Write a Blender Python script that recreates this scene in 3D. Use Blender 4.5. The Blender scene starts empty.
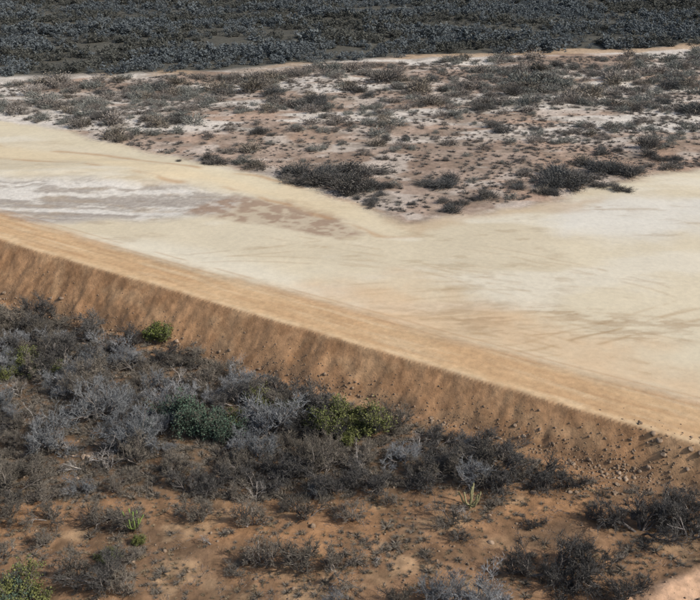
import bpy, bmesh, math, numpy as np
from mathutils import Vector
D = bpy.data
scene = bpy.context.scene
COL = scene.collection
R = np.random.default_rng(7)

# ---------------------------------------------------------------- noise
def _h(xi, yi, seed):
    h = (xi*374761393 + yi*668265263 + seed*1446651) & 0xffffffff
    h = ((h ^ (h >> 13))*1274126177) & 0xffffffff
    return ((h ^ (h >> 16)) & 0xffff)/65535.0
def vn(x, y, seed=0):
    x = np.asarray(x, float); y = np.asarray(y, float)
    xi = np.floor(x).astype(np.int64); yi = np.floor(y).astype(np.int64)
    fx = x-xi; fy = y-yi
    fx = fx*fx*(3-2*fx); fy = fy*fy*(3-2*fy)
    a = _h(xi, yi, seed); b = _h(xi+1, yi, seed); c = _h(xi, yi+1, seed); d = _h(xi+1, yi+1, seed)
    return (a*(1-fx)+b*fx)*(1-fy)+(c*(1-fx)+d*fx)*fy
def fbm(x, y, seed=0, o=4):
    s = 0; a = 1; n = 0
    for i in range(o):
        s = s+a*vn(x*2**i+17.3*i, y*2**i-9.1*i, seed+i); n += a; a *= .55
    return s/n
def sm(a, b, x):
    t = np.clip((x-a)/(b-a), 0, 1); return t*t*(3-2*t)

# ---------------------------------------------------------------- terrain
C0 = np.array([-42.2, 111.0]); E = np.array([.8363, -.5483]); N = np.array([.5483, .8363])
CREST = 3.5
def st(x, y):
    dx = x-C0[0]; dy = y-C0[1]
    return dx*N[0]+dy*N[1], dx*E[0]+dy*E[1]
def toe_w(t):
    return np.clip(5.55-3.1*t/83.0, 2.4, 7.5)
def height(x, y, fine=True):
    x = np.asarray(x, float); y = np.asarray(y, float)
    s, t = st(x, y)
    s = s+(fbm(t/3.5, t*0, 17, 3)-.5)*.35*sm(3, 0, np.abs(s))
    zg = np.clip(x*.03, -1.4, 1.2)+(fbm(x/9, y/9, 3, 3)-.5)*1.1*sm(-3, -12, s+toe_w(t))
    if fine:
        zg = zg+(fbm(x/1.3, y/1.3, 5, 4)-.5)*.36
    w = toe_w(t)+(fbm(t/2.2, t*0, 8, 3)-.5)*.8
    a = np.clip((s+w)/w, 0, 1)
    a2 = a*.92+.08*a*a
    z = zg*(1-a2)+CREST*a2
    if fine:
        onslope = sm(0, .2, a)*sm(1, .8, a)
        rill = fbm((t-s*.35)/1.0+fbm(s/2, t/3, 15, 2)*2.0, s/2.4, 11, 3)-.5
        z = z+onslope*(rill*.26+(fbm(x/.7, y/.7, 12, 3)-.5)*.2+(fbm(x/2.5, y/2.5, 13, 3)-.5)*.35)
        z = z+(fbm(t/3.5, s*2, 31, 2))*.1*np.exp(-((s-.45)/.4)**2)
        z = z-.04*(np.exp(-((s-1.7)/.2)**2)+np.exp(-((s-3.5)/.2)**2))
    und = (fbm(x/28, y/28, 21, 3)-.5)
    basin = sm(4.5, 10, s)
    z = z-basin*.4+basin*und*.9
    g = np.exp(-(((x+38)/22)**2+((y-138)/7.5)**2)**1.3)
    z = z+g*(1.1+.5*(fbm(x/9, y/2.6, 33, 3)-.5))
    farw = sm(150, 200, y)
    z = z+farw*(fbm(x/22, y/22, 41, 3)-.5)*2.0
    r = sm(0, 1.5, (x-17.6)*.62+(y-50.6)*-.785-.0)
    z = z+r*.35*sm(-2, -6, s+3)
    return z

# ---------------------------------------------------------------- camera
HC = 45.0; PITCH = math.radians(24.0); F = 981.0
cam = D.cameras.new("camera"); co = D.objects.new("camera", cam); COL.objects.link(co)
co.location = (0, 0, HC); co.rotation_euler = (math.pi/2-PITCH, 0, 0)
cam.sensor_fit = 'HORIZONTAL'; cam.sensor_width = 36; cam.lens = 36*F/700; cam.clip_end = 9000; cam.clip_start = .5
scene.camera = co
cp, sp_ = math.cos(PITCH), math.sin(PITCH)
def site(u, v):
    """where a surveyed point of the site lies on the terrain"""
    dx = (u-350)/F; k = (300-v)/F
    d = (dx, cp+k*sp_, -sp_+k*cp)
    z = 2.0
    for _ in range(8):
        t = (HC-z)/-d[2]; z = .5*z+.5*float(height(d[0]*t, d[1]*t, False))
    t = (HC-z)/-d[2]
    return d[0]*t, d[1]*t
def spoly(pts): return np.array([site(*p) for p in pts])
def inpoly(x, y, P):
    c = np.zeros(x.shape, bool); n = len(P)
    for i in range(n):
        x0, y0 = P[i]; x1, y1 = P[(i+1) % n]
        if y0 == y1: continue
        c ^= ((y0 > y) != (y1 > y)) & (x < (x1-x0)*(y-y0)/(y1-y0)+x0)
    return c
def pdist(x, y, P, closed=True):
    d = np.full(x.shape, 1e9); n = len(P)
    for i in range(n if closed else n-1):
        a = P[i]; b = P[(i+1) % n]; ab = b-a
        t = np.clip(((x-a[0])*ab[0]+(y-a[1])*ab[1])/(ab@ab), 0, 1)
        d = np.minimum(d, np.hypot(x-a[0]-t*ab[0], y-a[1]-t*ab[1]))
    return d
def pmask(x, y, P, soft, warp=0, seed=50, ws=6.):
    if warp:
        x, y = x+(fbm(x/ws, y/ws, seed, 4)-.5)*warp*2, y+(fbm(x/ws, y/ws, seed+9, 4)-.5)*warp*2
    d = pdist(x, y, P); d = np.where(inpoly(x, y, P), d, -d)
    return sm(-soft, soft, d)
def lmask(x, y, P, w, soft, warp=0, seed=60):
    if warp:
        x, y = x+(fbm(x/7, y/7, seed, 3)-.5)*warp*2, y+(fbm(x/7, y/7, seed+9, 3)-.5)*warp*2
    return sm(w+soft, w-soft, pdist(x, y, P, False))
def lin(r, g, b):
    return np.array([((c/255+.055)/1.055)**2.4 if c > 10 else c/255/12.92 for c in (r, g, b)])

# ---------------------------------------------------------------- ground grid
def axis(segs):
    out = [segs[0][0]]
    for a, b, s0, s1 in segs:
        x = a
        while x < b-1e-6:
            f = (x-a)/(b-a); x = x+s0*(1-f)+s1*f
            if x > b: x = b
            out.append(x)
    return np.array(out)
xa = axis([(0, 46, .22, .22), (46, 150, .3, 1.4), (150, 600, 3, 30), (600, 6000, 60, 900)])
xs = np.concatenate([-xa[:0:-1], xa])
ya = axis([(36, 122, .22, .24), (122, 250, .3, .8), (250, 420, .9, 2.5), (420, 1000, 5, 60), (1000, 8000, 100, 1200)])
ya = np.concatenate([[-600, -200, -60, -10, 10, 22, 30], ya])
X, Y = np.meshgrid(xs, ya); X = X.ravel(); Y = Y.ravel()
Z = height(X, Y)
S, T = st(X, Y); W = toe_w(T)
S = S+(fbm(T/3.5, T*0, 17, 3)-.5)*.35*sm(3, 0, np.abs(S))

SAND = spoly([(-60, 238), (-40, 118), (0, 120), (60, 130), (130, 150), (230, 170), (300, 188), (360, 208), (400, 226), (455, 216),
              (520, 206), (575, 192), (640, 178), (700, 170), (770, 166), (900, 180), (900, 520), (700, 460), (0, 235)])
TRACK = spoly([(-80, 142), (0, 152), (90, 160), (170, 170), (240, 181), (300, 197), (350, 213), (395, 228)])
TRACK2 = spoly([(-80, 120), (0, 126), (60, 138), (130, 152), (200, 168), (270, 183)])
FAR = spoly([(-120, 82), (0, 77), (120, 75), (220, 72), (330, 62), (450, 56), (560, 51), (700, 47), (820, 44)])
ISLE = spoly([(185, 212), (230, 196), (290, 200), (335, 214), (365, 232), (345, 236), (280, 226), (230, 222)])
SPOIL = spoly([(-60, 180), (0, 176), (120, 180), (200, 190), (250, 196), (215, 215), (120, 222), (0, 225), (-60, 225)])
ORANGE = spoly([(290, 285), (420, 285), (560, 320), (640, 350), (700, 372), (700, 400), (560, 360), (420, 330), (330, 315)])
BROWNP = spoly([(380, 200), (420, 196), (560, 200), (600, 196), (560, 212), (470, 218), (430, 232), (395, 226)])
WHITE = spoly([(540, 205), (620, 195), (720, 200), (720, 235), (640, 240), (560, 235)])
WHITE2 = spoly([(0, 228), (160, 240), (300, 275), (300, 290), (150, 262), (0, 232)])
DENSE = spoly([(-120, 318), (0, 318), (60, 322), (110, 345), (200, 355), (240, 378), (300, 398), (420, 425), (520, 457), (550, 480),
               (420, 487), (330, 500), (150, 500), (0, 505), (-120, 510)])
LANE = spoly([(590, 612), (640, 592), (690, 570), (740, 552), (800, 620), (700, 640)])
far_y = np.interp(X, FAR[:, 0], FAR[:, 1])

# ---- albedo
def mix(c, col, m):
    return c*(1-m[:, None])+np.asarray(col)[None, :]*m[:, None]
n1 = fbm(X/5, Y/5, 70, 5); n2 = fbm(X/1.4, Y/1.4, 80, 4); n3 = fbm(X/16, Y/9, 90, 4)
n4 = fbm(X/2.6, Y/2.6, 85, 5)
c = np.tile(lin(158, 124, 94), (len(X), 1))
c = mix(c, lin(126, 102, 80), sm(.42, .64, n1))
c = mix(c, lin(182, 138, 98), sm(.5, .7, n3)*.8)
c = mix(c, lin(190, 162, 128), sm(.54, .72, n4)*.6)
c = mix(c, lin(100, 80, 62), sm(.5, .66, fbm(X/1.8, Y/1.8, 87, 5))*.65)
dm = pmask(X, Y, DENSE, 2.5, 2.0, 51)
c = mix(c, lin(92, 80, 66), dm*(.62+.35*sm(.4, .6, n2)))  # thicket floor darkened: shrub shade painted into the soil, plus litter
back = sm(5, 9, S)
sc = np.tile(lin(174, 154, 138), (len(X), 1))
sc = mix(sc, lin(148, 128, 112), sm(.42, .62, n1))
sc = mix(sc, lin(188, 158, 136), sm(.52, .7, fbm(X/8, Y/8, 101, 4))*.5)
pale = sm(.45, .56, fbm(X/26, Y/6, 95, 5))*sm(150, 168, Y)
sc = mix(sc, lin(222, 215, 204), pale*.85)
sc = mix(sc, lin(212, 202, 190), sm(.50, .64, fbm(X/6, Y/5, 131, 4))*.55)
sc = mix(sc, lin(128, 116, 102), sm(.5, .66, fbm(X/4, Y/3, 133, 5))*.5)
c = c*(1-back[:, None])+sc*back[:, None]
# clearing
sandm = pmask(X, Y, SAND, 1.6, 2.4, 52)*sm(3.8, 8.5, S+(n1-.5)*3)
sd = np.tile(lin(214, 202, 176), (len(X), 1))
sd = mix(sd, lin(203, 190, 164), sm(.42, .62, n3)*.6)
sd = mix(sd, lin(221, 213, 194), sm(.5, .66, fbm(X/20, Y/8, 141, 4))*.7)
sd = mix(sd, lin(211, 177, 138), pmask(X, Y, ORANGE, 4.5, 5, 53)*(.35+.5*n1))
sd = mix(sd, lin(219, 216, 207), pmask(X, Y, WHITE, 4, 4, 54)*.7)
sd = mix(sd, lin(222, 214, 194), pmask(X, Y, WHITE2, 2, 1, 55)*.7)
sd = mix(sd, lin(192, 168, 138), pmask(X, Y, BROWNP, 1.5, 2.5, 59)*.6)
stripes = fbm(X/11+n1*2.5, Y/1.5+n4*1.5, 151, 5)
spm = pmask(X, Y, SPOIL, 2, 2, 56)
sd = mix(sd, lin(200, 194, 184), spm*.9)
sd = mix(sd, lin(158, 148, 138), spm*sm(.45, .6, stripes)*.75)
sd = mix(sd, lin(226, 221, 212), spm*sm(.52, .4, stripes)*.5)
isl = pmask(X, Y, ISLE, 1.0, 2.2, 57)
sd = mix(sd, lin(160, 136, 116), isl*(.4+.5*sm(.4, .6, n2)))
sd = mix(sd, lin(164, 142, 112), sm(.57, .7, fbm(X/4, Y/1.4, 161, 5))*.3*sm(.4, .6, n3))
c = c*(1-sandm[:, None])+sd*sandm[:, None]
rough = 1-.72*sandm*(1-spm*.5)
tm = lmask(X, Y, TRACK, 3.0, 1.6, 1.6)*sm(10, -4, X); c = mix(c, lin(218, 200, 166), tm*back*.75)
tm2 = lmask(X, Y, TRACK2, 2.2, 1.4, 1.2, 66); c = mix(c, lin(214, 202, 174), tm2*back*.7)
te = np.exp(-((pdist(X, Y, TRACK, False)-3.4-(n1-.5)*2)/.6)**2)*sm(12, 0, X); c = mix(c, lin(180, 144, 108), te*back*.65*sm(.35, .6, n1))
# crest road
crest = sm(-.35, .15, S)*(1-sm(3.8, 8.5, S+(n1-.5)*3))
cr = np.tile(lin(205, 173, 134), (len(X), 1))
cr = mix(cr, lin(192, 156, 117), sm(.4, .65, fbm(T/6, S/.9, 171, 5))*.6)
cr = mix(cr, lin(216, 192, 157), sm(.5, .7, fbm(T/8, S/.8, 181, 5))*.6)
c = c*(1-crest[:, None])+cr*crest[:, None]
rough = rough*(1-.45*crest)
lip = np.exp(-((S-.3)/.45)**2); c = mix(c, lin(220, 194, 157), lip*.6*sm(.3, .55, n2))
for q in (1.7, 3.5, 6.2, 8.0):
    c = mix(c, lin(174, 138, 102), np.exp(-((S-q-(fbm(T/14, T*0, 5, 2)-.5)*1.2)/.2)**2)*.4*sm(.25, .5, vn(T/5, T*0, int(q*10))))
tracks = [(rng_u, rng_v) for rng_u, rng_v in zip(R.uniform(250, 690, 26), R.uniform(250, 380, 26))]
for k, (u0, v0) in enumerate(tracks):
    x0, y0 = site(u0, v0); a = R.uniform(-.75, -.2) if k % 2 else R.uniform(-.3, .5); L = R.uniform(8, 24); cv = R.uniform(-.03, .03)
    dx = (X-x0)*math.cos(a)+(Y-y0)*math.sin(a); dy = -(X-x0)*math.sin(a)+(Y-y0)*math.cos(a)-cv*dx*dx*.3+(n3-.5)*2
    m = sm(L, L*.6, np.abs(dx))
    for o in (-.9, .9):
        c = mix(c, lin(168, 140, 104), m*sandm*np.exp(-((dy-o)/.2)**2)*.28*sm(.38, .6, n4))
for u0, v0, L in ((640, 335, 6), (610, 320, 5), (560, 312, 5), (680, 325, 4), (600, 208, 4), (520, 330, 6), (470, 318, 5)):
    x0, y0 = site(u0, v0); g = np.exp(-((X-x0)/L)**2-((Y-y0+(X-x0)*.15)/1.6)**2)
    c = mix(c, lin(158, 130, 98), g*sm(.5, .62, fbm(X/2.5, Y/.6, 600+u0, 4))*.5)
# slope
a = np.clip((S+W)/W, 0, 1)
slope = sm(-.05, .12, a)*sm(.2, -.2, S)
sl = np.tile(lin(188, 147, 109), (len(X), 1))
sl = mix(sl, lin(160, 121, 87), sm(.4, .64, fbm((T-S*.35)/1.1+n2*1.5, S/2.2, 191, 5))*.6)
sl = mix(sl, lin(204, 168, 129), sm(.5, .68, fbm(T/2.5, S/1.5, 201, 4))*.5)
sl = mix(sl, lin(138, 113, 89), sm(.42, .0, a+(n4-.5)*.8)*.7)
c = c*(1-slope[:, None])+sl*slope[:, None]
# far track and forest floor
fm = sm(-2, 4, Y-far_y); c = mix(c, lin(92, 90, 82), fm)
ft = sm(3.4, 2.0, np.abs(Y-far_y+(n1-.5)*5))*sm(.32, .55, fbm(X/18, X*0, 211, 3)+(X/400)); c = mix(c, lin(182, 156, 127), ft*.8)
lm = pmask(X, Y, LANE, .5, .5, 58); c = mix(c, lin(212, 174, 142), lm)
c = np.clip(c*(1+(fbm(X/.6, Y/.6, 221, 3)-.5)[:, None]*.34*rough[:, None]), 0, .85)

# zones
nx, ny = len(xs), len(ya)
ii = np.arange(nx*ny).reshape(ny, nx)
Q = np.stack([ii[:-1, :-1], ii[:-1, 1:], ii[1:, 1:], ii[1:, :-1]], -1).reshape(-1, 4)
cx = X[Q].mean(1); cy = Y[Q].mean(1); cs, ct = st(cx, cy); cw = toe_w(ct)
zone = np.zeros(len(Q), int)
vis = (np.abs(cx) < 900) & (cy < 900)
zone[(pmask(cx, cy, SAND, .5, 2.0, 52) > .5) & (cs > 5.3) & vis] = 1
zone[(lmask(cx, cy, TRACK, 3.0, .3, .8) > .5) & (cs > 6) & vis] = 2
zone[(cs > -.1) & (cs <= 5.3) & vis] = 3
zone[(cs <= -.1) & (cs > -cw) & vis] = 4
zone[(np.abs(cy-np.interp(cx, FAR[:, 0], FAR[:, 1])) < 2.6) & (np.abs(cx) < 150) & (cs > 20)] = 5
zone[(pmask(cx, cy, LANE, .3, .5, 58) > .5) & (cs < -6)] = 6

def mat(name):
    m = D.materials.new(name); m.use_nodes = True; nt = m.node_tree; b = nt.nodes["Principled BSDF"]
    b.inputs["Roughness"].default_value = .95
    b.inputs["Specular IOR Level"].default_value = .12
    return m, nt, b
def ground_mat():
    m, nt, b = mat("dry_earth"); L = nt.links.new
    at = nt.nodes.new("ShaderNodeAttribute"); at.attribute_name = "soil"
    tc = nt.nodes.new("ShaderNodeNewGeometry")
    def noise(sc, det=6, ro=.6):
        n = nt.nodes.new("ShaderNodeTexNoise"); n.inputs["Scale"].default_value = sc; n.inputs["Detail"].default_value = det
        n.inputs["Roughness"].default_value = ro; L(tc.outputs["Position"], n.inputs["Vector"]); return n
    a1 = noise(1.8); a2 = noise(.35, 8, .65)
    r = nt.nodes.new("ShaderNodeMapRange"); r.inputs["From Min"].default_value = .3; r.inputs["From Max"].default_value = .7
    r.inputs["To Min"].default_value = -.24; r.inputs["To Max"].default_value = .18; L(a1.outputs["Fac"], r.inputs["Value"])
    r2 = nt.nodes.new("ShaderNodeMapRange"); r2.inputs["From Min"].default_value = .3; r2.inputs["From Max"].default_value = .7
    r2.inputs["To Min"].default_value = -.12; r2.inputs["To Max"].default_value = .1; L(a2.outputs["Fac"], r2.inputs["Value"])
    vo = nt.nodes.new("ShaderNodeTexVoronoi"); vo.inputs["Scale"].default_value = 2.6; L(tc.outputs["Position"], vo.inputs["Vector"])
    r3 = nt.nodes.new("ShaderNodeMapRange"); r3.inputs["From Min"].default_value = .08; r3.inputs["From Max"].default_value = .2
    r3.inputs["To Min"].default_value = -.22; r3.inputs["To Max"].default_value = 0; L(vo.outputs["Distance"], r3.inputs["Value"])
    def math_(op, p, q):
        n = nt.nodes.new("ShaderNodeMath"); n.operation = op
        for i, k in enumerate((p, q)):
            if isinstance(k, (int, float)): n.inputs[i].default_value = k
            else: L(k, n.inputs[i])
        return n.outputs[0]
    sm_ = math_('ADD', math_('ADD', r.outputs[0], r2.outputs[0]), r3.outputs[0])
    f = math_('ADD', math_('MULTIPLY', sm_, at.outputs["Alpha"]), 1.0)
    vm = nt.nodes.new("ShaderNodeVectorMath"); vm.operation = 'SCALE'; L(at.outputs["Color"], vm.inputs[0]); L(f, vm.inputs["Scale"])
    L(vm.outputs[0], b.inputs["Base Color"])
    a3 = noise(1.2, 9, .7)
    bp = nt.nodes.new("ShaderNodeBump"); L(math_('MULTIPLY', at.outputs["Alpha"], .6), bp.inputs["Strength"]); bp.inputs["Distance"].default_value = .22
    L(a3.outputs["Fac"], bp.inputs["Height"]); L(bp.outputs[0], b.inputs["Normal"])
    return m
GM = ground_mat()
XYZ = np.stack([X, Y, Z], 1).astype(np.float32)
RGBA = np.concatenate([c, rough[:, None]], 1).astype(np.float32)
info = {0: ("ground", "dry orange brown earth of semi arid scrubland", "ground"),
        1: ("sand_clearing", "pale cream scraped sand clearing beside the embankment", "sand"),
        2: ("dirt_track", "pale sandy haul track beside the spoil heap", "track"),
        3: ("dirt_road", "tan dirt road along the embankment crest", "road"),
        4: ("embankment", "tan brown compacted earth embankment slope with rills", "embankment"),
        5: ("dirt_road", "narrow orange dirt road along the edge of dark scrub forest", "road"),
        6: ("dirt_road", "smooth pale orange dirt road shoulder by dry scrub", "road")}
for z, (nm, lb, cat) in info.items():
    q = Q[zone == z]
    if not len(q): continue
    uq, inv = np.unique(q, return_inverse=True); inv = inv.reshape(-1)
    me = D.meshes.new(nm); me.vertices.add(len(uq)); me.vertices.foreach_set("co", XYZ[uq].ravel())
    me.loops.add(len(inv)); me.loops.foreach_set("vertex_index", inv.astype(np.int32))
    me.polygons.add(len(q)); me.polygons.foreach_set("loop_start", np.arange(0, len(inv), 4, dtype=np.int32))
    me.update(calc_edges=True); me.validate()
    at = me.color_attributes.new("soil", 'FLOAT_COLOR', 'POINT'); at.data.foreach_set("color", RGBA[uq].ravel())
    me.polygons.foreach_set("use_smooth", np.ones(len(q), bool))
    me.materials.append(GM)
    o = D.objects.new(nm, me); COL.objects.link(o); o["kind"] = "structure"; o["label"] = lb; o["category"] = cat

# ---------------------------------------------------------------- plant materials
def plant_mat(name, ca, cb, nscale=.6, amp=.35):
    m, nt, b = mat(name); L = nt.links.new
    oi = nt.nodes.new("ShaderNodeObjectInfo"); g = nt.nodes.new("ShaderNodeNewGeometry")
    n = nt.nodes.new("ShaderNodeTexNoise"); n.inputs["Scale"].default_value = nscale; n.inputs["Detail"].default_value = 3
    L(g.outputs["Position"], n.inputs["Vector"])
    ad = nt.nodes.new("ShaderNodeMath"); ad.operation = 'ADD'; L(oi.outputs["Random"], ad.inputs[0]); L(n.outputs["Fac"], ad.inputs[1])
    mr = nt.nodes.new("ShaderNodeMapRange"); mr.inputs["From Min"].default_value = .35; mr.inputs["From Max"].default_value = 1.65
    L(ad.outputs[0], mr.inputs["Value"])
    mx = nt.nodes.new("ShaderNodeMix"); mx.data_type = 'RGBA'; mx.inputs[6].default_value = (*ca, 1); mx.inputs[7].default_value = (*cb, 1)
    L(mr.outputs[0], mx.inputs[0])
    n2 = nt.nodes.new("ShaderNodeTexNoise"); n2.inputs["Scale"].default_value = 3.5; L(g.outputs["Position"], n2.inputs["Vector"])
    m2 = nt.nodes.new("ShaderNodeMapRange"); m2.inputs["From Min"].default_value = .3; m2.inputs["From Max"].default_value = .7
    m2.inputs["To Min"].default_value = 1-amp; m2.inputs["To Max"].default_value = 1+amp; L(n2.outputs["Fac"], m2.inputs["Value"])
    vm = nt.nodes.new("ShaderNodeVectorMath"); vm.operation = 'SCALE'; L(mx.outputs[2], vm.inputs[0]); L(m2.outputs[0], vm.inputs["Scale"])
    L(vm.outputs[0], b.inputs["Base Color"])
    return m
M_BARK = plant_mat("grey_bark", (.15, .13, .115), (.28, .25, .23))
M_PALE = plant_mat("bleached_bark", (.34, .31, .28), (.50, .46, .42))
M_BLUE = plant_mat("blue_grey_twigs", (.15, .16, .165), (.34, .345, .35))
M_BROWN = plant_mat("brown_grey_twigs", (.12, .108, .09), (.28, .245, .20))
M_DARK = plant_mat("dark_twigs", (.075, .072, .068), (.16, .15, .138))
M_INK = plant_mat("charcoal_twigs", (.07, .072, .072), (.15, .15, .145), .4)
M_FAR = plant_mat("slate_foliage", (.07, .088, .10), (.14, .158, .165), .05, .12)  # blue-grey leaf colour also carries the distance haze
M_FARB = plant_mat("dusky_foliage", (.09, .094, .084), (.155, .152, .132), .05, .12)
M_SCRUB = plant_mat("sage_foliage", (.12, .13, .118), (.27, .27, .245), .15)
M_TAUPE = plant_mat("taupe_foliage", (.15, .138, .125), (.31, .275, .245), .15)
M_GREEN = plant_mat("olive_leaves", (.10, .12, .045), (.20, .21, .075))
M_GREEN2 = plant_mat("dark_green_leaves", (.07, .115, .085), (.13, .175, .12))
M_LIME = plant_mat("yellow_green_leaves", (.13, .155, .045), (.21, .23, .07))
M_STRAW = plant_mat("straw", (.26, .20, .13), (.42, .34, .23))
M_ROCK = plant_mat("rubble_stone", (.22, .16, .11), (.40, .30, .22), 1.5)
M_CACT = plant_mat("cactus_skin", (.24, .23, .12), (.34, .32, .18))
M_CACT2 = plant_mat("green_cactus_skin", (.18, .27, .07), (.26, .33, .11))

# ---------------------------------------------------------------- mesh helpers
def unit(v): return v/(np.linalg.norm(v, axis=-1, keepdims=True)+1e-9)
def rv(rng, n): return unit(rng.normal(size=(n, 3)))
def grow(rng, n0, L0, spread, kids, lf, up=.15, jit=.9):
    a = rng.uniform(0, 2*np.pi, n0)+np.arange(n0); q = rng.uniform(.15, 1, n0)*spread
    d = unit(np.stack([np.cos(a)*q, np.sin(a)*q, np.ones(n0)], 1))
    base = np.stack([np.cos(a)*.08, np.sin(a)*.08, np.full(n0, -.15)], 1)
    L = L0*rng.uniform(.6, 1.25, n0); out = []
    def paths(base, d, L):
        P = [base]; dd = d
        for i in range(3):
            dd = unit(dd+rng.normal(size=dd.shape)*.22+np.array([0, 0, up*.5])); P.append(P[-1]+dd*(L/3)[:, None])
        return np.stack(P, 1), dd
    P, dd = paths(base, d, L); out.append((P, L))
    for k in kids:
        idx = np.repeat(np.arange(len(P)), k); t = rng.uniform(.8, 2.999, len(idx)); i0 = t.astype(int); f = (t-i0)[:, None]
        pos = P[idx, i0]*(1-f)+P[idx, i0+1]*f
        pd = unit(P[idx, i0+1]-P[idx, i0])
        d = unit(pd+rv(rng, len(idx))*jit+np.array([0, 0, up])); L = L[idx]*rng.uniform(.6, 1.2, len(idx))*lf
        P, dd = paths(pos, d, L)
        P[:, :, 2] = np.maximum(P[:, :, 2], .02)
        out.append((P, L))
    return out
def tubes(P, r0, r1):
    n, k, _ = P.shape
    d = unit(P[:, -1]-P[:, 0]); u = unit(np.cross(d, np.array([.3, .8, .52]))); w = np.cross(d, u)
    V = []
    for i in range(k):
        rr = r0*(1-i/(k-1))+r1*i/(k-1)
        rr = np.broadcast_to(rr, (n,))[:, None]
        for j in range(3):
            an = j*2*np.pi/3; V.append(P[:, i]+(u*math.cos(an)+w*math.sin(an))*rr)
    V = np.stack(V, 1)
    F_ = []
    for i in range(k-1):
        for j in range(3):
            a = i*3+j; b = i*3+(j+1) % 3; F_ += [(a, b, b+3), (a, b+3, a+3)]
    F_ = np.array(F_)
    return V.reshape(-1, 3), (F_[None]+np.arange(n)[:, None, None]*3*k).reshape(-1, 3)
def slivers(rng, A, B, w):
    n = len(A); u = unit(np.cross(unit(B-A), rv(rng, n)))*np.broadcast_to(w, (n,))[:, None]*.5
    V = np.stack([A-u, A+u, B], 1).reshape(-1, 3)
    return V, np.arange(3*n).reshape(-1, 3)
def leaves(rng, C, size, flat=0.):
    n = len(C); q = rng.normal(size=(n, 3)); q[:, 2] *= (1-flat); u = unit(q)
    q = np.cross(np.array([0, 0, 1.])*flat+rv(rng, n)*(1-flat*.75), u); v = unit(q); s = (size*rng.uniform(.6, 1.3, n))[:, None]
    V = np.stack([C-u*s*.5, C+u*s*.5, C+v*s*.9], 1).reshape(-1, 3)
    return V, np.arange(3*n).reshape(-1, 3)
def join(parts):
    V = []; F_ = []; o = 0
    for v, f in parts:
        V.append(v); F_.append(f+o); o += len(v)
    return np.concatenate(V), np.concatenate(F_)
def mesh(name, V, F_, m):
    me = D.meshes.new(name); V = np.asarray(V, np.float32); F_ = np.asarray(F_, np.int32)
    me.vertices.add(len(V)); me.vertices.foreach_set("co", V.ravel())
    me.loops.add(F_.size); me.loops.foreach_set("vertex_index", F_.ravel())
    me.polygons.add(len(F_)); me.polygons.foreach_set("loop_start", np.arange(0, F_.size, 3, dtype=np.int32))
    me.update(calc_edges=True); me.materials.append(m); return me

def shrub(seed, twm, barkm=M_BARK, n0=8, L0=1.3, spread=1.5, lf=.62, leafm=None, nleaf=0, leafs=.1, kids=(5, 6, 6, 3), up=.12, dens=1.0):
    rng = np.random.default_rng(seed)
    lv = grow(rng, n0, L0, spread, kids, lf, up)
    tr = [tubes(lv[0][0], .07, .035), tubes(lv[1][0], .035, .018)]
    parts = [tubes(lv[2][0], .017, .008)]
    for li, w in ((3, .026), (4, .019)):
        P = lv[li][0]
        parts.append(slivers(rng, P[:, 0], P[:, 2], w)); parts.append(slivers(rng, P[:, 1], P[:, 3], w*.8))
    tv, tf = join(tr); cv, cf = join(parts)
    res = {"trunk": mesh("trunk", tv, tf, barkm), "crown": mesh("crown", cv, cf, twm)}
    if leafm:
        P = lv[4][0]; idx = rng.integers(0, len(P), nleaf)
        Cc = P[idx, rng.integers(1, 4, nleaf)]+rng.normal(size=(nleaf, 3))*.09
        lvv, lff = leaves(rng, Cc, leafs)
        res["foliage"] = mesh("foliage", lvv, lff, leafm)
    return res
P_BLUE = [shrub(10+i, M_BLUE, n0=7+i % 3, L0=1.25+.1*(i % 3), spread=1.6) for i in range(5)]
P_BROWN = [shrub(20+i, M_BROWN, n0=7+i % 2, L0=1.3, spread=1.7+.2*(i % 2)) for i in range(5)]
P_DARK = [shrub(30+i, M_DARK, n0=8, L0=1.25, spread=2.1, kids=(5, 6, 7, 4)) for i in range(2)]
P_OLIVE = [shrub(40+i, M_BROWN, n0=8, L0=1.2, spread=1.5, leafm=M_GREEN, nleaf=5500, leafs=.10) for i in range(2)]
P_DGREEN = [shrub(50+i, M_BROWN, n0=8, L0=1.3, spread=1.3, leafm=M_GREEN2, nleaf=6500, leafs=.10) for i in range(2)]
P_LIME = [shrub(60, M_BROWN, n0=8, L0=1.15, spread=1.3, leafm=M_LIME, nleaf=5500, leafs=.09)]
P_PALE = [shrub(70+i, M_PALE, M_PALE, n0=3, L0=1.7, spread=.9, kids=(4, 4, 3, 2), lf=.6) for i in range(3)]

def low(seed, m, n=380, flat=.55, lw=.06, ls=.09):
    rng = np.random.default_rng(seed)
    k = 9; cc = rng.normal(size=(k, 3))*np.array([.45, .45, .1])+np.array([0, 0, flat*.6])
    ci = cc[rng.integers(0, k, n)]
    tip = ci+rng.normal(size=(n, 3))*np.array([.27, .27, .2*flat/.55]); tip[:, 2] = np.abs(tip[:, 2])+.03
    st_ = tip*rng.uniform(.6, .9, (n, 1))
    a = slivers(rng, st_, tip+rv(rng, n)*.08, lw)
    b = leaves(rng, tip, ls)
    an = rng.uniform(0, 6.28, 8); e = np.stack([np.cos(an)*.6, np.sin(an)*.6, np.full(8, flat*.8)], 1)
    s = slivers(rng, np.zeros((8, 3))-np.array([0, 0, .1]), e, .08)
    V, F_ = join([a, b, s]); return V, F_
LOWV = [low(100+i, None) for i in range(6)]
LOWM = [mesh("scrub_bush", *LOWV[i], [M_SCRUB, M_TAUPE, M_SCRUB, M_BROWN, M_TAUPE, M_BROWN][i]) for i in range(6)]
LOWDK = [mesh("scrub_bush", *low(120+i, None, 1100, .5, .035, .06), [M_INK, M_DARK][i % 2]) for i in range(6)]
TINY = []
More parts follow.
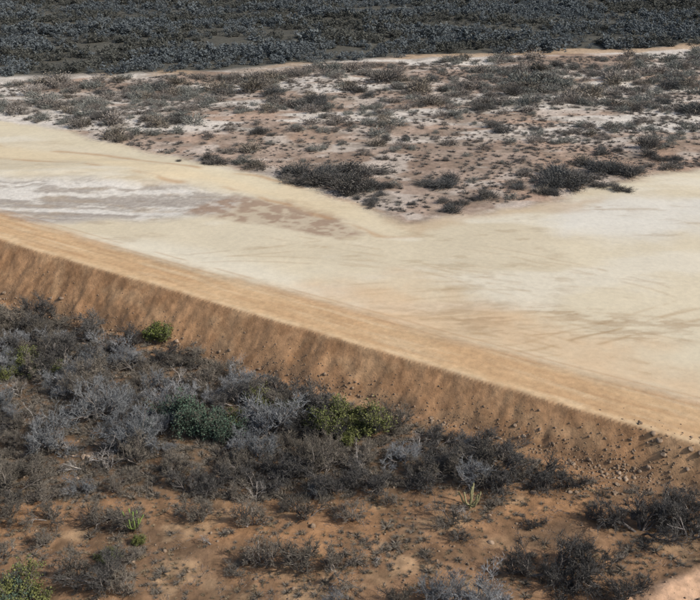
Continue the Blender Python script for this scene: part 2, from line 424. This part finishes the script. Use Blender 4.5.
for i in range(4):
    rng = np.random.default_rng(200+i); n = 70
    d = unit(rng.normal(size=(n, 3))*np.array([1, 1, .4])+np.array([0, 0, .35])); d[:, 2] = np.abs(d[:, 2])
    TINY.append(slivers(rng, d*.1, d*rng.uniform(.5, 1, (n, 1)), .06))
FARP = []
for i in range(9):
    rng = np.random.default_rng(300+i); n = 240
    kk = 3+i % 4
    cc = rng.normal(size=(kk, 3))*np.array([.5, .5, .12])+np.array([0, 0, .45])
    wr = rng.uniform(.2, .42, kk); ci = rng.integers(0, kk, n)
    tip = cc[ci]+rv(rng, n)*(wr[ci]*rng.uniform(.5, 1.15, n))[:, None]; tip[:, 2] = np.abs(tip[:, 2])
    a = leaves(rng, tip, .15, .6); s = slivers(rng, tip[:24]*np.array([.3, .3, 0]), tip[:24], .04)
    FARP.append(join([a, s]))

def stuff(name, protos, pos, scl, m, label, cat, zs=None, rng=R, sink=0.0):
    pos = np.asarray(pos); n = len(pos); which = rng.integers(0, len(protos), n); parts = []
    rot = rng.uniform(0, 2*np.pi, n); zz = height(pos[:, 0], pos[:, 1])-sink
    zs = np.ones(n) if zs is None else zs
    for k, (V, F_) in enumerate(protos):
        ix = np.where(which == k)[0]
        if not len(ix): continue
        cr_, sr = np.cos(rot[ix])[:, None], np.sin(rot[ix])[:, None]; s = scl[ix][:, None]
        x = (V[None, :, 0]*cr_-V[None, :, 1]*sr)*s+pos[ix, 0][:, None]
        y = (V[None, :, 0]*sr+V[None, :, 1]*cr_)*s+pos[ix, 1][:, None]
        z = V[None, :, 2]*s*zs[ix][:, None]+zz[ix][:, None]
        VV = np.stack([x, y, z], -1).reshape(-1, 3)
        FF = (F_[None]+(np.arange(len(ix))*len(V))[:, None, None]).reshape(-1, 3)
        parts.append((VV, FF))
    V, F_ = join(parts)
    o = D.objects.new(name, mesh(name, V, F_, m)); COL.objects.link(o)
    o["kind"] = "stuff"; o["label"] = label; o["category"] = cat
    return o
def sample(P, n, rng=R, mind=0, test=None):
    P = np.asarray(P); lo = P.min(0); hi = P.max(0); out = []
    p = rng.uniform(lo, hi, (n*12, 2)); p = p[inpoly(p[:, 0], p[:, 1], P)]
    if test is not None: p = p[test(p[:, 0], p[:, 1])]
    if mind <= 0: return p[:n]
    for q in p:
        if all((q[0]-o[0])**2+(q[1]-o[1])**2 > mind*mind for o in out): out.append(q)
        if len(out) >= n: break
    return np.array(out)

def place(name, proto, x, y, s, label, cat, group, zs=1.0, tilt=0.0, sink=0.0):
    z = float(height(x, y))-sink
    root = D.objects.new(name, None); COL.objects.link(root); root.empty_display_size = .3
    root.location = (x, y, z); root.rotation_euler = (tilt, tilt*.5, R.uniform(0, 6.28)); root.scale = (s*R.uniform(.85, 1.15), s, s*zs)
    root["label"] = label; root["category"] = cat; root["group"] = group
    for k, me in proto.items():
        ch = D.objects.new(k, me); COL.objects.link(ch); ch.parent = root
    return root
def pick(l): return l[int(R.integers(0, len(l)))]
LB = {"blue": ("blue grey leafless thorn shrub in a dense thicket", P_BLUE), "brown": ("brown grey leafless thorn shrub on dry earth", P_BROWN),
      "dark": ("dark spreading leafless shrub on orange earth", P_DARK)}
near = []
def thorn(kind, x, y, s, zs=1.0):
    lb, pr = LB[kind]
    place("thorn_shrub", pick(pr), x, y, s, lb, "shrub", "leafless thorn shrubs in the scrub", zs); near.append((x, y, s))
def green(kind, u, v, s, zs=1.0):
    x, y = site(u, v)
    d = {"olive": ("rounded olive green leafy bush among grey shrubs", P_OLIVE), "dgreen": ("dark green leafy tree among grey shrubs", P_DGREEN),
         "lime": ("yellow green leafy bush below the embankment", P_LIME)}[kind]
    place("leafy_bush", pick(d[1]), x, y, s, d[0], "bush", "green leafy bushes", zs); near.append((x, y, s*1.1))
green("lime", 158, 342, 1.5, .85); green("dgreen", 195, 428, 1.5, 1.1); green("dgreen", 222, 440, 1.2); green("dgreen", 175, 422, 1.1)
green("olive", 322, 430, 1.5); green("olive", 365, 436, 1.4); green("lime", 345, 446, .8); green("olive", 345, 424, 1.3)
green("olive", 30, 602, 1.3, .9); green("dgreen", 8, 608, 1.0); green("olive", 22, 366, 1.6, .55); green("olive", 268, 405, 1.2, .7)
green("lime", 140, 545, .5); green("olive", 235, 428, .9); green("olive", 0, 376, 1.3, .5); green("dgreen", 150, 436, .7); green("olive", 110, 560, .6, .6)
green("olive", 48, 372, 1.2, .5); green("olive", 290, 415, .9, .7)
for k, u, v, s in [("dark", 640, 532, 1.5), ("dark", 690, 536, 1.4), ("dark", 665, 518, 1.2), ("dark", 560, 582, 1.5), ("dark", 590, 574, 1.2),
                   ("dark", 528, 574, 1.1), ("brown", 300, 568, 1.35), ("brown", 262, 562, 1.1), ("brown", 335, 570, 1.1), ("dark", 100, 584, 1.2),
                   ("brown", 75, 578, 1.1), ("brown", 120, 592, .9), ("blue", 480, 610, 1.3), ("brown", 400, 606, .9), ("brown", 130, 528, 1.1),
                   ("brown", 100, 522, 1.1), ("dark", 540, 482, 1.2), ("dark", 500, 480, 1.3), ("brown", 250, 524, 1.2), ("brown", 305, 518, 1.1),
                   ("dark", 128, 346, 1.1), ("dark", 290, 432, 1.1), ("brown", 452, 524, .8), ("brown", 230, 375, .9), ("dark", 600, 520, .8),
                   ("blue", 20, 345, 1.), ("blue", 50, 345, 1.), ("brown", 350, 520, .9), ("blue", 440, 604, 1.1), ("dark", 625, 596, 1.0),
                   ("dark", 690, 512, 1.0), ("brown", 0, 560, .9), ("brown", 200, 520, 1.0), ("dark", 570, 486, .8), ("brown", 50, 520, 1.), ("brown", 10, 515, 1.),
                   ("dark", 460, 470, 1.2), ("dark", 420, 480, 1.1), ("dark", 380, 490, 1.1), ("dark", 330, 492, 1.1), ("dark", 280, 480, 1.2)]:
    x, y = site(u, v); thorn(k, x, y, s)
def free(x, y, d): return all((x-a)**2+(y-b)**2 > (d+c_*.6)**2 for a, b, c_ in near)
BL = spoly([(-120, 345), (230, 370), (300, 430), (250, 465), (100, 455), (-120, 455)])
hp = spoly([(60, 435), (125, 435), (130, 478), (60, 480)])
for x, y in sample(DENSE, 270, mind=1.3, test=lambda x, y: (~inpoly(x, y, hp)) & (np.abs(x) < 48)):
    if len(near) > 262: break
    if not free(x, y, .2): continue
    blue = bool(inpoly(np.array([x]), np.array([y]), BL)[0])
    kind = "blue" if (R.random() < (.6 if blue else .08)) else ("brown" if R.random() < (.8 if blue else .6) else "dark")
    thorn(kind, x, y, R.gamma(9, 1/9)*1.05*R.uniform(.85, 1.15), R.uniform(.7, 1.15))
OPEN = spoly([(-60, 500), (300, 505), (540, 490), (700, 500), (760, 520), (760, 620), (-60, 625)])
for x, y in sample(OPEN, 32, mind=3.2):
    if len(near) < 285 and free(x, y, .9): thorn(pick(["brown", "dark", "brown", "blue"]), x, y, R.uniform(.3, .75), R.uniform(.6, .9))
for u, v, s in [(95, 420, 1.0), (180, 385, .8), (40, 430, .9), (240, 365, .6), (110, 470, .9), (360, 470, .8), (420, 450, .7), (20, 395, .8), (255, 500, .7), (465, 520, .45), (320, 470, .7)]:
    x, y = site(u, v)
    place("bare_tree", pick(P_PALE), x, y, s, "bleached leafless small tree standing in scrub", "tree", "bleached bare trees")
for u, v, s in [(455, 515, .5), (425, 508, .4), (330, 590, .5), (80, 470, .7), (100, 462, .8), (210, 545, .4), (380, 560, .4), (600, 590, .45), (70, 452, .7)]:
    x, y = site(u, v)
    place("dead_branch", pick(P_PALE), x, y, s, "fallen bleached dead branch lying on dry earth", "branch", "fallen dead branches", tilt=1.4, sink=-.1)

# ---------------------------------------------------------------- scrub behind the clearing
CP = spoly([(-70, 84), (0, 82), (250, 75), (400, 64), (700, 52), (780, 50), (780, 160), (700, 166), (640, 173), (560, 188), (515, 202), (455, 210), (400, 216),
            (350, 200), (300, 185), (230, 164), (120, 145), (60, 126), (0, 116), (-70, 112)])
cl = []
for u, v, n, r, s in [(325, 177, 13, 3.6, 2.1), (365, 192, 9, 3.0, 1.7), (445, 184, 6, 2.0, 1.3), (572, 181, 12, 4.4, 1.9), (602, 170, 7, 3.4, 1.7), (540, 190, 6, 3, 1.1),
                      (697, 168, 7, 3.4, 1.8), (455, 204, 7, 3.4, .9), (205, 162, 5, 3, 1.0), (165, 120, 5, 4, 1.6), (640, 152, 5, 4.5, 1.3), (390, 205, 4, 3, .8),
                      (300, 108, 6, 6, 1.7), (480, 100, 7, 7, 1.7), (620, 105, 7, 8, 1.7), (70, 105, 6, 6, 1.6), (240, 90, 8, 8, 1.7), (400, 138, 3, 2.5, 1.1), (260, 138, 3, 2.5, 1.),
                      (120, 92, 6, 8, 1.6), (420, 84, 6, 9, 1.7), (560, 78, 7, 9, 1.8), (680, 88, 6, 8, 1.7), (350, 90, 5, 7, 1.6), (520, 128, 4, 5, 1.2), (100, 118, 4, 5, 1.2)]:
    x, y = site(u, v)
    for _ in range(n): cl.append((x+R.normal()*r*.7, y+R.normal()*r*.6, s*R.gamma(7, 1/7.)*.95+.1, 1))
def ctest(x, y):
    d = fbm(x/18, y/6, 401, 5); far = sm(140, 195, y)
    return R.random(x.shape) < (sm(.42, .62, d)*(.30+.5*far)+.06+.03*far)
pts = sample(CP, 1300, test=ctest)
for x, y in pts:
    cl.append((x, y, (R.gamma(2.4, .25)+.3)*(1+.35*float(sm(150, 210, y))), 0))
cl = np.array(cl)
app = cl[:, 2]/cl[:, 1]+cl[:, 3]*1; app[np.abs(cl[:, 0]) > cl[:, 1]*.36] = 0
order = np.argsort(-app)
nclus = int(cl[:, 3].sum()); nind = nclus+90
for i in order[:nind]:
    x, y, s, dk = cl[i]
    o = D.objects.new("scrub_bush", pick(LOWDK if (dk and (y < 165 or R.random() < .5)) else LOWM)); COL.objects.link(o)
    o.location = (x, y, float(height(x, y))-.05); o.rotation_euler = (0, 0, R.uniform(0, 6.28)); o.scale = (s, s, s*R.uniform(.7, 1.2))
    dkm = o.data.materials[0] in (M_INK, M_DARK)
    o["label"] = "dark rounded scrub bush on pinkish soil" if dkm else "small sage grey scrub bush on pinkish soil"
    o["category"] = "bush"; o["group"] = "scrub bushes behind the clearing"
rest = cl[order[nind:]]
h = len(rest)//2
rest = rest[R.permutation(len(rest))]
stuff("scrub", LOWV, rest[:h, :2], rest[:h, 2], M_SCRUB, "scattered small sage grey scrub on pale soil", "scrub")
stuff("scrub", LOWV, rest[h:, :2], rest[h:, 2], M_TAUPE, "scattered small brown grey scrub on pale soil", "scrub")
p = sample(CP, 9000, test=lambda x, y: R.random(x.shape) < .2+.6*sm(.42, .6, fbm(x/7, y/5, 405, 4)))
stuff("dry_weeds", TINY, p, np.clip(R.gamma(3, .16, len(p)), .15, 1.1), M_TAUPE, "low dry weeds on pinkish soil", "weeds")

# dark forest
gx, gy = np.meshgrid(np.arange(-180, 180, 2.5), np.arange(205, 430, 2.8)); gx = gx.ravel()+R.normal(size=gx.size)*1.3; gy = gy.ravel()+R.normal(size=gy.size)*1.3
k = (gy > np.interp(gx, FAR[:, 0], FAR[:, 1])+2.5+(fbm(gx/8, gx*0, 431, 3)-.5)*10) & (np.abs(gx) < gy*.37+28) & (fbm(gx/16, gy/6, 441, 4) > .38)
gx, gy = gx[k], gy[k]
big = 1.0+1.0*sm(.35, .65, fbm(gx/14, gy/10, 451, 3))+R.gamma(2, .3, len(gx))
zs_ = R.uniform(.6, 1.1, len(gx)); P2 = np.stack([gx, gy], 1)
ka = fbm(gx/30, gy/9, 461, 4)+R.normal(size=len(gx))*.04 < .53
stuff("forest", FARP, P2[ka], big[ka]*1.1, M_FAR, "dense slate grey dry forest beyond the dirt road", "forest", zs=zs_[ka])
stuff("forest", FARP, P2[~ka], big[~ka], M_FARB, "dusky brown grey dry forest beyond the dirt road", "forest", zs=zs_[~ka])

# ---------------------------------------------------------------- ground litter
NEAR = spoly([(-80, 305), (0, 305), (200, 352), (400, 418), (600, 478), (780, 525), (800, 640), (-80, 640)])
p = sample(NEAR, 6500, test=lambda x, y: (R.random(x.shape) < .15+.85*sm(.42, .6, fbm(x/3, y/3, 501, 4))) & (pmask(x, y, LANE, .5) < .3))
h = len(p)//2
stuff("dry_weeds", TINY, p[:h], np.clip(R.gamma(3, .11, h), .1, .9), M_BROWN, "low brown dry weeds on orange earth", "weeds")
stuff("dry_grass", TINY, p[h:], R.uniform(.1, .4, len(p)-h), M_STRAW, "straw coloured dry grass tufts on earth", "grass")
dn = sample(DENSE, 4200)
stuff("dry_weeds", TINY, dn, R.uniform(.3, .9, len(dn)), M_BROWN, "tangled dry undergrowth beneath shrubs", "weeds")
TOEZ = spoly([(-60, 300), (0, 305), (200, 352), (400, 418), (600, 478), (700, 500), (700, 512), (560, 480), (400, 432), (200, 365), (-60, 325)])
p = sample(TOEZ, 520)
stuff("dry_weeds", TINY, p, np.clip(R.gamma(3, .13, len(p)), .12, .9), M_BROWN, "dry weeds at the foot of the embankment", "weeds")
def stick(seed):
    rng = np.random.default_rng(seed); n = 14
    A = np.concatenate([rng.uniform(-.5, .5, (n, 2)), rng.uniform(.02, .1, (n, 1))], 1); d = rv(rng, n)*np.array([1, 1, .15])
    return slivers(rng, A, A+d*rng.uniform(.4, 1.0, (n, 1)), .03)
p = sample(NEAR, 1300, test=lambda x, y: pmask(x, y, LANE, .5) < .3)
stuff("fallen_twigs", [stick(i) for i in range(4)], p, R.uniform(.4, 1.0, len(p)), M_BARK, "bleached fallen twigs scattered on dry earth", "twigs")

# rocks
def rock(seed, sub=1):
    bm = bmesh.new(); bmesh.ops.create_icosphere(bm, subdivisions=sub, radius=.5); rng = np.random.default_rng(seed)
    sc_ = rng.uniform(.65, 1.2, 3)
    cuts = [(unit(rng.normal(size=3)), rng.uniform(.28, .42)) for _ in range(7)]
    V = []
    for v in bm.verts:
        q = np.array(v.co)
        for nrm, dd in cuts:
            e = q@nrm-dd
            if e > 0: q = q-nrm*e
        V.append(q*sc_+rng.normal(size=3)*.015)
    F_ = [[v.index for v in f.verts] for f in bm.faces]; bm.free()
    return np.array(V), np.array(F_)
PEB = [rock(i, 1) for i in range(6)]
def toe_band(n, wid, tr=(-10, 100)):
    t = R.uniform(*tr, n); s = -toe_w(t)+R.normal(size=n)*wid-.1
    s = np.minimum(s, -.6)
    return np.stack([C0[0]+E[0]*t+N[0]*s, C0[1]+E[1]*t+N[1]*s], 1)
p1 = toe_band(3400, .7); p2 = sample(NEAR, 2600)
x0, y0 = site(600, 478); p3 = np.stack([R.normal(x0, 3.8, 1100), R.normal(y0, 1.6, 1100)], 1)
t = R.uniform(-5, 95, 2200); s = -R.uniform(.1, 1, 2200)**.6*toe_w(t); p4 = np.stack([C0[0]+E[0]*t+N[0]*s, C0[1]+E[1]*t+N[1]*s], 1)
p = np.concatenate([p1, p2, p3, p4]); sz = np.clip(R.lognormal(-2.0, .5, len(p)), .06, .45)
sz[len(p1)+len(p2)+len(p3):] *= .6
stuff("rubble", PEB, p, sz, M_ROCK, "loose tan stones and rubble at the embankment toe", "rubble", sink=.02)
RM = [mesh("rock", *rock(50+i, 3), M_ROCK) for i in range(6)]
bp = np.concatenate([toe_band(34, .7, (0, 90)), np.stack([R.normal(x0, 3.5, 26), R.normal(y0, 1.3, 26)], 1), sample(NEAR, 22),
                     np.stack([R.normal(site(95, 462)[0], 2.2, 18), R.normal(site(95, 462)[1], 1.2, 18)], 1)])
for x, y in bp:
    s = R.uniform(.3, .65); o = D.objects.new("rock", pick(RM)); COL.objects.link(o)
    o.location = (x, y, float(height(x, y))+.02*s); o.rotation_euler = (R.uniform(-.4, .4), R.uniform(-.4, .4), R.uniform(0, 6.28)); o.scale = (s, s, s*.7)
    o["label"] = "angular tan rock lying on dry earth"; o["category"] = "rock"; o["group"] = "rocks on the dry earth"

# cacti
def cactus(u, v, s, arms, m, label):
    x, y = site(u, v); z = float(height(x, y))
    root = D.objects.new("cactus", None); COL.objects.link(root); root.location = (x, y, z-.05); root.scale = (s,)*3
    root["label"] = label; root["category"] = "cactus"; root["group"] = "columnar cacti"
    def column(pts, r):
        K = 14; V = []; F_ = []; pts = [np.array(q, float) for q in pts]; n = len(pts)
        for i, q in enumerate(pts):
            d = pts[min(i+1, n-1)]-pts[max(i-1, 0)]; d = d/np.linalg.norm(d); uu = unit(np.cross(d, [0.1, 1, .05])); ww = np.cross(d, uu)
            rr = r*(1 if 0 < i < n-1 else (.9 if i == 0 else .3))
            for j in range(K):
                an = j*2*np.pi/K; k2 = rr*(1 if j % 2 else .78); V.append(q+(uu*math.cos(an)+ww*math.sin(an))*k2)
        for i in range(n-1):
            for j in range(K):
                a = i*K+j; b = i*K+(j+1) % K; F_ += [(a, b, b+K), (a, b+K, a+K)]
        V.append(pts[-1]+np.array([0, 0, r*.3]))
        for j in range(K): F_.append(((n-1)*K+j, (n-1)*K+(j+1) % K, len(V)-1))
        return np.array(V), np.array(F_)
    ch = D.objects.new("trunk", mesh("trunk", *column([(0, 0, 0), (0, 0, .5), (.05, 0, 1.1), (.0, .04, 1.7), (.06, .02, 2.2), (.08, .02, 2.35)], .1), m)); COL.objects.link(ch); ch.parent = root
    rg = np.random.default_rng(int(u))
    for i in range(arms):
        a = i*2.4+.3; hh = .2+.3*rg.random(); rr = .5+.5*rg.random(); tp = 1.0+1.0*rg.random(); le = 1.1+.35*rg.random()
        c_, s_ = math.cos(a), math.sin(a)
        pts = [(0, 0, hh), (c_*rr*.5, s_*rr*.5, hh+.12), (c_*rr*.85, s_*rr*.85, hh+.4), (c_*rr, s_*rr, hh+.75), (c_*rr*le, s_*rr*le, tp+.1), (c_*rr*le*1.03, s_*rr*le*1.03, tp+.22)]
        ch = D.objects.new("arm", mesh("arm", *column(pts, .075), m)); COL.objects.link(ch); ch.parent = root
cactus(470, 508, .85, 6, M_CACT, "pale yellow green columnar cactus on dry earth")
cactus(134, 530, .75, 8, M_CACT2, "bright green branching cactus beside grey shrubs")

# ---------------------------------------------------------------- light
w = D.worlds.new("World"); scene.world = w; w.use_nodes = True; nt = w.node_tree
sky = nt.nodes.new("ShaderNodeTexSky"); sky.sky_type = 'NISHITA'; sky.sun_disc = False; sky.dust_density = 3.0
sd_ = Vector((.77, -.27, .60)).normalized()
sky.sun_elevation = math.asin(sd_.z); sky.sun_rotation = math.atan2(sd_.x, sd_.y)
nt.links.new(sky.outputs[0], nt.nodes["Background"].inputs[0]); nt.nodes["Background"].inputs[1].default_value = .11
sl_ = D.lights.new("sun", 'SUN'); sl_.energy = 3.4; sl_.angle = math.radians(.5); sl_.color = (1, .955, .89)
so = D.objects.new("sun", sl_); COL.objects.link(so); so.rotation_euler = sd_.to_track_quat('Z', 'Y').to_euler()
scene.view_settings.view_transform = 'Standard'; scene.view_settings.look = 'None'; scene.view_settings.exposure = 0
print("near shrubs", len(near), "scrub", len(cl), "clusters", nclus, "forest", len(gx))
